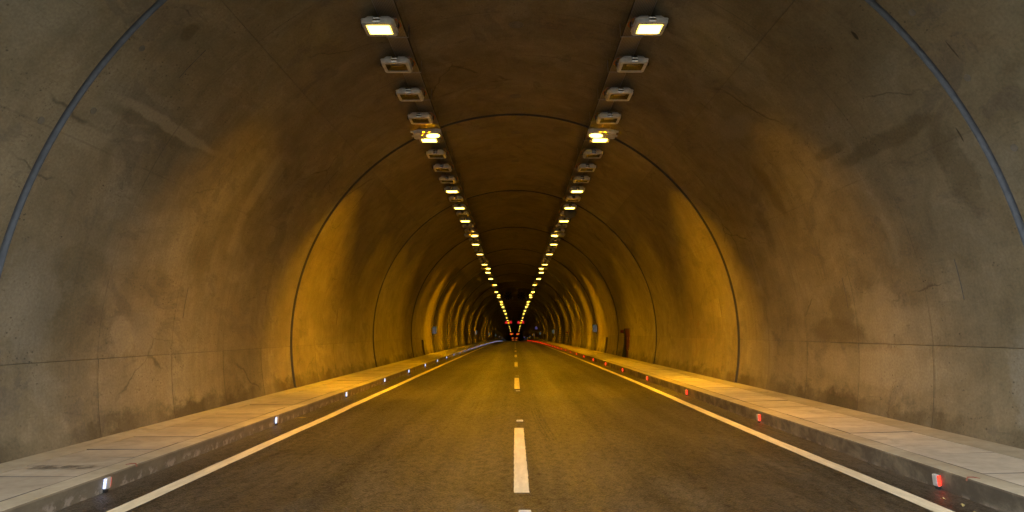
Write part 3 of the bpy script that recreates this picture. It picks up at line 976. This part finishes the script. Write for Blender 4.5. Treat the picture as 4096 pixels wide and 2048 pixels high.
for s in (-1, 1):
    row = 'left' if s < 0 else 'right'
    nlit = 0
    stuff = MB()
    for i in range(-4, 226):
        lit = i in LIT
        if i < 0: continue
        y = lamp_y(i)
        loc = (s * LX, y, LZ + P(y)); rot = (slope(y), 0, 0)
        if i > 112 and not lit:
            if i % 2 == 0:
                base = [(-.3, -.28, 0), (.3, -.28, 0), (.3, .28, 0), (-.3, .28, 0)]
                tp = [(p[0] * .74, p[1] * .74, .17) for p in base]
                stuff.loft([[(p[0] + loc[0], p[1] + y, p[2] + loc[2]) for p in r] for r in (base, tp)], 0, True, True)
            continue
        if i <= 24:
            key = (lit, s)
            if key not in protos:
                protos[key] = o = proto_lamp(lit, s)
            else:
                o = copy_tree(protos[key])
        else:
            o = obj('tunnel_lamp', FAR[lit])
        o.location = loc; o.rotation_euler = rot
        if lit: beams(o, s, AGE[(i * 7 + (s > 0) * 3) % 5], .36 if i == 0 else 1.0 if i < 8 else .25 if i < 18 else .46, 1.0 if i < 8 else .42, 78 if i < 18 else 58)   # entrance lamps run at full power, the rest dimmed
        if i == 0: lobe(o, LAMP_WATT * .32, -24, -14, .36, .26, s, 118)   # added fill lobe on the first pair, brightens the near walls
        grp = 'floodlights hung along the %s side of the ceiling' % row
        if lit:
            tag(o, 'glowing yellow floodlight, %s lit one from the near end, %s ceiling row' % (ordinal(nlit), row), 'tunnel lamp', grp)
        elif i <= 30:
            k = sum(1 for q in range(0, i) if q not in LIT)
            tag(o, 'unlit grey floodlight, %s dark one from the near end, %s ceiling row' % (ordinal(k), row), 'tunnel lamp', grp)
        else:
            tag(o, 'tiny unlit grey floodlight past the %s glowing lamp of the %s ceiling row' % (ordinal(nlit - 1), row), 'tunnel lamp', 'unlit floodlights past the %s glowing lamp, %s row' % (ordinal(nlit - 1), row))
        if lit and i >= 0: nlit += 1
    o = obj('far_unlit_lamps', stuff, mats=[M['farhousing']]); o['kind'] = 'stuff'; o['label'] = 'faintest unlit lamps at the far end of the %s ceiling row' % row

# slanted emergency floodlights between the regular ones, every 19 m
def flood_parts(s):
    body = MB()
    rings = []
    for xx, yy, z in ((.36, .15, -.075), (.39, .175, -.055), (.39, .175, .015), (.40, .185, .02), (.40, .185, .035), (.38, .165, .04), (.30, .12, .10)):
        rings.append([(a, b, z) for a, b in rect(xx, yy, .04)])
    body.loft(rings, 0, True, True)
    pane = MB(); pane.face([(-s * .16 + .19 * cos(2*pi*k/16), .115 * sin(2*pi*k/16), -.079) for k in range(16)])
    fin = MB(); fin.box((s * .13, -.02, -.10), (.022, .24, .07), bev=.006)
    knob = MB(); knob.tube([(s * .385, 0, .01), (s * .455, 0, .01)], .028, 8)
    st = MB(); st.tube([(0, .05, .08), (0, .05, .27)], .012, 6)
    return [m.mesh(nm, [mt]) for m, nm, mt in ((body, 'floodlight_body', M['housing']), (pane, 'glowing_pane', M['lit2']), (fin, 'fin', M['steel']), (knob, 'hinge_knob', M['housing']), (st, 'stem', M['steel']))]
for s in (-1, 1):
    row = 'left' if s < 0 else 'right'
    parts = flood_parts(s); src = None
    for n in range(9):
        y = 17.05 + 19.0 * n
        if src is None:
            src = o = empty('slanted_floodlight')
            for me in parts:
                nm = me.name.split('.')[0]
                for off in {'hinge_knob': ((0, -.13, 0), (0, .10, 0)), 'stem': ((-.25, 0, 0), (.25, 0, 0))}.get(nm, ((0, 0, 0),)):
                    obj(nm, me, o, off)
        else: o = copy_tree(src)
        o.location = (s * 2.48, y, HC + 5.50 + P(y)); o.rotation_euler = (radians(-14) + slope(y), s * radians(3), 0)
        beams(o, s, .45, 1.6) if n == 0 else beams(o, s, .15)
        tag(o, 'slanted floodlight with a thin glowing oval pane, %s along the %s lamp row' % (ordinal(n), row), 'floodlight', 'slanted floodlights between the %s lamps' % row)

# perforated cable trays above the lamps
for s in (-1, 1):
    row = 'left' if s < 0 else 'right'
    t = tag(empty('cable_tray'), 'long perforated metal cable tray above the %s row of ceiling lamps' % row, 'cable tray')
    bed, lip, cab = MB(), MB(), MB()
    xa, xb, z = 2.19, 2.56, HC + 5.815
    rows, r1, r2 = [], [], []
    for y in chain(2.6, 430):
        q = P(y) + z
        rows.append([(s * xa, y, q), (s * xb, y, q)])
        r1.append([(s * xa, y, q - .002), (s * (xa - .012), y, q - .002), (s * (xa - .012), y, q + .07), (s * xa, y, q + .07)])
        r2.append([(s * xb, y, q - .002), (s * (xb + .012), y, q - .002), (s * (xb + .012), y, q + .05), (s * xb, y, q + .05)])
    bed.loft(rows, 0, closed=False); lip.loft(r1, 0); lip.loft(r2, 0)
    obj('tray_bed', bed, t, mats=[M['tray']]); obj('side_rail', lip, t, mats=[M['steel']])
    yy = [y for y in chain(2.6, 430)]
    cab.tube([(s * (xa - .03), y, P(y) + z - .012 + .006 * sin(y * 3.1)) for y in yy], .014, 6)
    obj('cable', cab, t, mats=[M['black']])
    for k in range(60):
        y = 9.9 + 1.745 * k
        hb = MB()
        tp = lambda x: ZC + sqrt(R * R - x * x) + P(y) + .045
        x0, x1 = xa - .055, xb + .02
        hb.tube([(s * x0, y, tp(x0)), (s * x0, y, P(y) + z - .024), (s * x1, y, P(y) + z - .024), (s * x1, y, tp(x1))], .010, 6)
        obj('hanger', hb, t, mats=[M['steel']])

# two pale round discs hanging in the right row
for n, (y, z, x) in enumerate(((29.62, HC + 5.62, 2.665), (67.6, HC + 5.80, 2.60))):
    t = empty('round_disc', (x, y, z + P(y)))
    d = MB(); rings = []
    for r, dy in ((.30, 0.0), (.30, -.02), (.285, -.03), (.12, -.05), (.10, -.075), (.02, -.085)):
        rings.append([(r * cos(2*pi*k/28), dy, r * sin(2*pi*k/28)) for k in range(28)])
    d.loft(rings, 0, True, True)
    obj('dish', d, t, mats=[M['disc']])
    b = MB(); b.tube([(0, .02, .1), (0, .02, .40 if n == 0 else .2)], .014, 6)
    obj('stem', b, t, mats=[M['steel']])
    tag(t, ['pale round disc hanging right behind the fifth glowing lamp of the right ceiling row', 'small faint round disc hanging far along the right ceiling row'][n], 'disc', 'round discs in the right lamp row')

# ------------------------------------------------------------------ kerb guide lights
mb = MB(); mb.box((0, 0, 0), (.042, .080, .118), bev=.007)
KU = mb.mesh('light_case', [M['unit']])
mb = MB()
for k in range(7): mb.face([(-.014, -.0430, -.048 + k * .0145), (.018, -.0430, -.044 + k * .0145), (.018, -.0430, -.035 + k * .0145), (-.014, -.0430, -.039 + k * .0145)])
KW = mb.mesh('led_strip', [M['ledw']]); KR = mb.mesh('led_strip', [M['ledr']])
mb = MB(); mb.face([(.018, .0430, -.045), (-.014, .0430, -.045), (-.014, .0430, .05), (.018, .0430, .05)])
BRD, BWH = mb.mesh('rear_strip', [M['rear_red']]), mb.mesh('rear_strip', [M['rear_white']])
mb = MB(); mb.box((0, -.0405, .002), (.036, .003, .104))
LNS = mb.mesh('lens', [M['dark']])
mb = MB(); mb.box((0, -.01, -.075), (.03, .05, .03))
FT = mb.mesh('foot', [M['dark']])
for s, yf, x, z in ((-1, 7.347, 4.446, HC - 1.61), (1, 7.213, 4.495, HC - 1.543)):
    src = None
    nm = 'white' if s < 0 else 'red'
    for n in range(0, 46):
        y = yf + 5.0 * n
        if src is None:
            o = src = empty('kerb_light')
            obj('light_case', KU, o); obj('lens', LNS, o); obj('led_strip', KW if s < 0 else KR, o)
            obj('rear_strip', BRD if s < 0 else BWH, o); obj('foot', FT, o)
        else:
            o = copy_tree(src)
        o.location = (s * x, y, z + P(y)); o.rotation_euler = (slope(y), 0, 0)
        if n < 24:
            tag(o, 'small guide light glowing %s on the %s kerb face, %s from the near end' % (nm, 'left' if s < 0 else 'right', ordinal(n)), 'kerb light', 'guide lights along the %s kerb' % ('left' if s < 0 else 'right'))
        else:
            tag(o, 'pinpoint of %s light merging into the glowing line far down the %s kerb' % (nm, 'left' if s < 0 else 'right'), 'kerb light', 'far %s guide lights that merge into a line' % nm)

# short orange leads that come over the kerb by the two nearest guide lights
for s, y0, zk, xf in ((-1, 7.90, .16, 4.46), (1, 6.75, .26, 4.51)):
    mb = MB()
    mb.tube([(s * (xf + .10), y0 - .05, zk - .002), (s * (xf + .06), y0 - .01, zk + .004), (s * (xf + .012), y0, zk + .003), (s * (xf - .006), y0, zk - .03)], .009, 6)
    tag(obj('cable_lead', mb, mats=[M['lead']]), 'short reddish cable lead lying over the %s kerb by the nearest guide light' % ('left' if s < 0 else 'right'), 'cable')

# ------------------------------------------------------------------ reflective road studs
mb = MB()
mb.loft([[(-.062, -.045, 0), (.062, -.045, 0), (.062, .05, 0), (-.062, .05, 0)], [(-.058, -.028, .018), (.058, -.028, .018), (.056, .035, .018), (-.056, .035, .018)]], 0, True, True)
SB = mb.mesh('stud_body', [M['stud']])
mb = MB(); mb.face([(-.05, -.0435, .003), (.05, -.0435, .003), (.047, -.0315, .0165), (-.047, -.0315, .0165)])
SF = mb.mesh('reflector_face', [simple('stud_reflector', (.9, .9, .92), .15, .6)])
src = None
for n in range(0, 34):
    y = 6.43 + 6.24 * n
    x = .095
    if src is None:
        src = o = empty('road_stud'); obj('stud_body', SB, o); obj('reflector_face', SF, o)
    else: o = copy_tree(src)
    o.location = (x, y, road_z(x) + P(y) + .001); o.rotation_euler = (slope(y), 0, 0)
    if n < 14: tag(o, 'white reflective road stud on the lane line, %s from the near end' % ordinal(n), 'road stud', 'road studs along the lane line')
    else: tag(o, 'speck of a white road stud on the far, crowded end of the lane line', 'road stud', 'far road studs of the lane line')

# ------------------------------------------------------------------ emergency exit signs on the walls
def sign_meshes(s):
    # local x points to the wall (s), front faces the viewer (-y)
    w, h, d = .32, .52, .13
    out = []
    m = MB(); m.box((0, 0, 0), (w, d, h), bev=.012); out.append(('sign_box', m, M['dark'] if False else M['housing_d']))
    f = -d / 2 - .002
    quad = lambda m, x0, x1, z0, z1, y: m.face([(x0, y, z0), (x1, y, z0), (x1, y, z1), (x0, y, z1)])
    m = MB(); quad(m, -.145, .145, -.255, .255, f); out.append(('green_panel', m, M['sgreen']))
    m = MB(); dx = s * .075; quad(m, dx - .038, dx + .038, -.065, .20, f - .002); out.append(('door_symbol', m, M['swhite']))
    m = MB(); cx = -s * .055
    m.face([(cx + s*.012 + .026 * cos(2*pi*k/10), f - .002, .185 + .026 * sin(2*pi*k/10)) for k in range(10)])
    def limb(x0, z0, x1, z1, t):
        dx_, dz_ = x1 - x0, z1 - z0; L = hypot(dx_, dz_); a, b = -dz_ / L * t, dx_ / L * t
        m.face([(x0 + a, f - .003, z0 + b), (x0 - a, f - .003, z0 - b), (x1 - a, f - .003, z1 - b), (x1 + a, f - .003, z1 + b)])
    limb(cx, .15, cx - s*.012, .055, .026); limb(cx, .145, cx + s*.055, .105, .012); limb(cx, .145, cx - s*.05, .10, .012)
    limb(cx - s*.01, .06, cx + s*.035, .01, .014); limb(cx + s*.035, .01, cx + s*.02, -.06, .012); limb(cx - s*.01, .06, cx - s*.03, -.005, .014); limb(cx - s*.03, -.005, cx - s*.065, -.03, .012)
    out.append(('running_figure', m, M['swhite']))
    m = MB(); quad(m, -.125, .125, -.235, -.095, f - .002); out.append(('distance_panel', m, M['swhite']))
    m = MB()
    quad(m, -.055, -.005, -.215, -.115, f - .004); quad(m, .02, .055, -.215, -.15, f - .004); out.append(('worn_print', m, M['sdark']))
    m = MB(); e = -s
    quad(m, min(e * .146, e * .158), max(e * .146, e * .158), -.25, .25, f); quad(m, -.145, .145, -.268, -.257, f); out.append(('edge_glow', m, M['sedge']))
    m = MB(); m.box((s * .12, .02, -.36), (.10, .09, .14), bev=.01); out.append(('junction_box', m, M['dark']))
    return [(n, q.mesh(n, [mt])) for n, q, mt in out]
M['housing_d'] = simple('sign_case', (.10, .10, .085), .5)
for s in (-1, 1):
    pm = sign_meshes(s); src = None
    for n in range(8):
        y = 48.6 + 52.4 * n
        z = HC + (.16 if s < 0 else .30) + P(y)
        if src is None:
            src = o = empty('exit_sign')
            for nm, me in pm: obj(nm, me, o)
            cd = MB()
            za = (.16 if s < 0 else .29) - (HC + (.16 if s < 0 else .30))
            zs = [-.43 + (za + .43) * k / 8 for k in range(9)]
            cd.tube([(s * (R * sin(phi_of_z(HC + (.16 if s < 0 else .30) + q)) - .02) - s * 6.07, .05, q) for q in zs], .016, 6)
            obj('conduit', cd, o, mats=[M['dark']])
        else: o = copy_tree(src)
        o.location = (s * 6.07, y, z); o.rotation_euler = (0, 0, 0)
        side = 'left' if s < 0 else 'right'
        if n < 4: tag(o, 'green lit exit sign with running figure on the %s wall, %s one' % (side, ordinal(n)), 'exit sign', 'exit signs along the walls')
        else: tag(o, 'speck of a lit exit sign on the distant %s wall' % side, 'exit sign', 'farthest exit signs on the %s wall' % side)
# blue information signs on the right wall
for n, (y, z) in enumerate(((172.0, HC + 1.83), (385.0, HC + 1.6))):
    t = empty('blue_sign', (5.78, y, z + P(y)))
    m = MB(); m.box((0, 0, 0), (.68, .10, .72), bev=.02); obj('sign_box', m, t, mats=[M['housing_d']])
    m = MB(); m.face([(-.31, -.053, -.33), (.31, -.053, -.33), (.31, -.053, .33), (-.31, -.053, .33)]); obj('blue_panel', m, t, mats=[M['sblue']])
    m = MB()
    for q in ((-.27, -.13, .12, .28), (.10, .25, .1, .28), (-.2, .02, -.08, .06), (.05, .26, -.3, -.12)):
        m.face([(q[0], -.056, q[2]), (q[1], -.056, q[2]), (q[1], -.056, q[3]), (q[0], -.056, q[3])])
    obj('symbol', m, t, mats=[M['spale']])
    tag(t, ['small square blue sign on the right wall, nearer of the two', 'tiny square blue sign on the right wall, farther of the two'][n], 'sign', 'blue signs on the right wall')

# ------------------------------------------------------------------ red fire-cabinet doors in their niches
for n, (s, y0, y1, zb, zt) in enumerate([o for o in OPEN if o[2] - o[1] > 1.5]):
    zp = P((y0 + y1) / 2)
    t = empty('fire_cabinet', (6.36, (y0 + y1) / 2, zb + zp))
    L, H = y1 - y0 - .03, zt - zb - .005
    m = MB(); m.box((.03, 0, H / 2), (.06, L, H), bev=.008); obj('door', m, t, mats=[M['red']])
    m = MB(); m.box((-.004, 0, H / 2), (.012, .02, H - .06)); obj('door_seam', m, t, mats=[M['dark']])
    m = MB()
    for yy, zz, hh in ((-.35, 1.05, .16), (.35, 1.05, .16), (-.42, .42, .09), (.42, .42, .09)):
        m.box((-.006, yy, zz), (.014, .07, hh))
    obj('plate', m, t, mats=[M['plate']])
    m = MB(); m.tube([(0, .02, .45), (-.05, .02, .45)], .03, 8); obj('handle', m, t, mats=[M['clip']])
    tag(t, ['red fire cabinet door in the nearest niche of the right wall', 'red cabinet door in the second niche of the right wall', 'farthest red cabinet door in a niche of the right wall'][n], 'fire cabinet', 'fire cabinets in the right wall')
    b = empty('alarm_beacon', (6.26, y1 + .08, zt - .16 + zp))
    m = MB(); m.tube([(0.03, 0, 0), (-.13, 0, 0), (-.17, 0, 0)], [.085, .085, .05], 12); obj('beacon_lens', m, b, mats=[M['red']])
    m = MB(); m.box((.02, 0, 0), (.03, .2, .2), bev=.008); obj('mount', m, b, mats=[M['dark']])
    tag(b, ['dark red alarm beacon at the top corner of the nearest red door', 'dark red alarm beacon at the second red door', 'tiny alarm beacon at the farthest red door'][n], 'beacon', 'alarm beacons beside the red doors')

# dark box high on the right wall
ph = atan2(5.845, 2.446 - .15)
t = empty('wall_box', arch(ph, 105.3, R - .06), (0, ph, 0))
m = MB(); m.box((0, 0, 0), (.75, .5, .10), bev=.015); obj('case', m, t, mats=[M['dark']])
m = MB(); m.box((.30, 0, -.055), (.08, .3, .02)); obj('label_strip', m, t, mats=[M['unit']])
tag(t, 'dark flat box fixed high on the right wall', 'wall box')

# ------------------------------------------------------------------ jet fans
def fan(x):
    y = 92.8
    t = empty('jet_fan', (x, y, HC + 5.33 + P(y)), (slope(y), 0, 0))
    c = MB(); n = 36
    circ = lambda r, yy: [(r * cos(2*pi*k/n), yy, r * sin(2*pi*k/n)) for k in range(n)]
    c.loft([circ(.555, .5), circ(.555, .02), circ(.585, -.03), circ(.62, .0), circ(.62, 2.0), circ(.57, 2.0), circ(.57, 1.6)], 0)
    obj('casing', c, t, mats=[M['fan']], smooth=True)
    h = MB(); h.loft([circ(.03, -.02), circ(.10, .0), circ(.15, .08), circ(.15, .9)], 0, True, True); obj('hub', h, t, mats=[M['fandark']])
    for k in range(9):
        a = 2*pi*k/9 + .12
        b = MB()
        pr = []
        for r, w, tw in ((.14, .05, .9), (.35, .085, .6), (.55, .11, .4)):
            q = []
            for sg in (-1, 1):
                for th in (-.006, .006):
                    q.append((sg * w * cos(tw), .3 + sg * w * sin(tw) + th, r))
            q = [q[0], q[1], q[3], q[2]]
            pr.append([(p[0] * cos(a) + p[2] * sin(a), p[1], -p[0] * sin(a) + p[2] * cos(a)) for p in q])
        b.loft(pr, 0, True, True)
        obj('blade', b, t, mats=[M['fandark']])
    br = MB()
    for yy in (.4, 1.7):
        for sx in (-.45, .45):
            top = sqrt(R * R - (x + sx) ** 2) + ZC - (HC + 5.33)
            br.tube([(sx, yy, .45), (sx, yy, top + .02)], .03, 6)
        br.box((0, yy, .63), (1.0, .08, .05))
    obj('bracket', br, t, mats=[M['fan']])
    cb = MB()
    cb.tube([(.25 + .28 * sin(pi * k / 12), -.02, .80 - .95 * (k / 12)) for k in range(13)], .018, 6)
    obj('cable', cb, t, mats=[M['black']])
    bx = MB(); bx.box((.70, .1, -.32), (.10, .12, .42), bev=.01); obj('terminal_box', bx, t, mats=[M['housing']])
    tag(t, '%s of two dark round jet fans hung side by side under the ceiling' % ('left' if x < 0 else 'right'), 'jet fan', 'pair of jet fans')
fan(-.99); fan(1.0)

# ------------------------------------------------------------------ lane control signals
for n, (y, zl) in enumerate(((184.0, 5.28), (364.0, 4.75), (542.0, 4.85), (738.0, 4.95))):
    for s in (-1, 1):
        t = empty('lane_signal', (s * 1.755, y, zl + P(y)))
        m = MB(); m.box((0, .12, .0), (2.1, .2, .95), bev=.03); obj('case', m, t, mats=[M['dark']])
        m = MB(); f = .01
        tri = lambda r, yy, dz=0: [(-.62 + r * sin(2*pi*k/3), yy, -.03 + dz + r * cos(2*pi*k/3)) for k in (0, 2, 1)]
        m.face(tri(.50, f)); obj('warning_triangle', m, t, mats=[M['sigr']])
        m = MB(); m.face(tri(.17, f - .004, .0)); obj('triangle_symbol', m, t, mats=[M['sigrl']])
        m = MB(); m.face([(-.01 + .26 * cos(2*pi*k/18), f, -.10 + .26 * sin(2*pi*k/18)) for k in range(18)]); obj('amber_light', m, t, mats=[M['siga']])
        m = MB()
        for a in (.82, -.82):
            c, q = cos(a) * .42, sin(a) * .42
            px, pz = -sin(a) * .075, cos(a) * .075
            yy = f if a > 0 else f - .003
            m.face([(.63 - c - px, yy, .07 - q - pz), (.63 + c - px, yy, .07 + q - pz), (.63 + c + px, yy, .07 + q + pz), (.63 - c + px, yy, .07 - q + pz)])
        obj('red_cross', m, t, mats=[M['sigr']])
        m = MB()
        for xx in (-.8, .8):
            top = ZC + sqrt(R * R - (s * 1.755 + xx) ** 2) - zl
            m.tube([(xx, .12, .4), (xx, .12, top + .02)], .03, 6)
        obj('bracket', m, t, mats=[M['fan']])
        tag(t, 'red triangle, amber light and red cross signal over the %s lane, %s pair' % ('left' if s < 0 else 'right', ordinal(n)), 'lane signal', 'lane signals over the road')

# ------------------------------------------------------------------ small litter
def leaf(x, y, z, L, rz, label):
    m = MB()
    m.loft([[(-.5*L, 0, 0), (-.48*L, .05*L, .004), (-.45*L, -.05*L, .002)], [(0, -.02*L, .02), (.03*L, .2*L, .012), (0, -.22*L, .006)], [(.5*L, 0, .004), (.5*L, .05*L, .01), (.48*L, -.04*L, .002)]], 0, True, True)
    o = obj('leaf', m, loc=(x, y, z + P(y)), rot=(0, 0, rz), mats=[M['scrap']])
    tag(o, label, 'leaf', 'dry leaves in the gutters')
leaf(-4.33, 13.35, road_z(-4.33) + .004, .22, .4, 'dry curled yellow leaf lying by the left kerb, past the second guide light')
leaf(4.30, 6.55, road_z(4.3) + .003, .09, 1.0, 'dry leaf scrap in the right gutter, just beyond the nearest red light')
leaf(4.22, 6.28, road_z(4.2) + .003, .07, .2, 'small dry leaf scrap in the right gutter, nearest the viewer')
leaf(4.27, 6.78, road_z(4.2) + .003, .05, 2.2, 'tiny dry leaf scrap in the right gutter, farthest of the three')
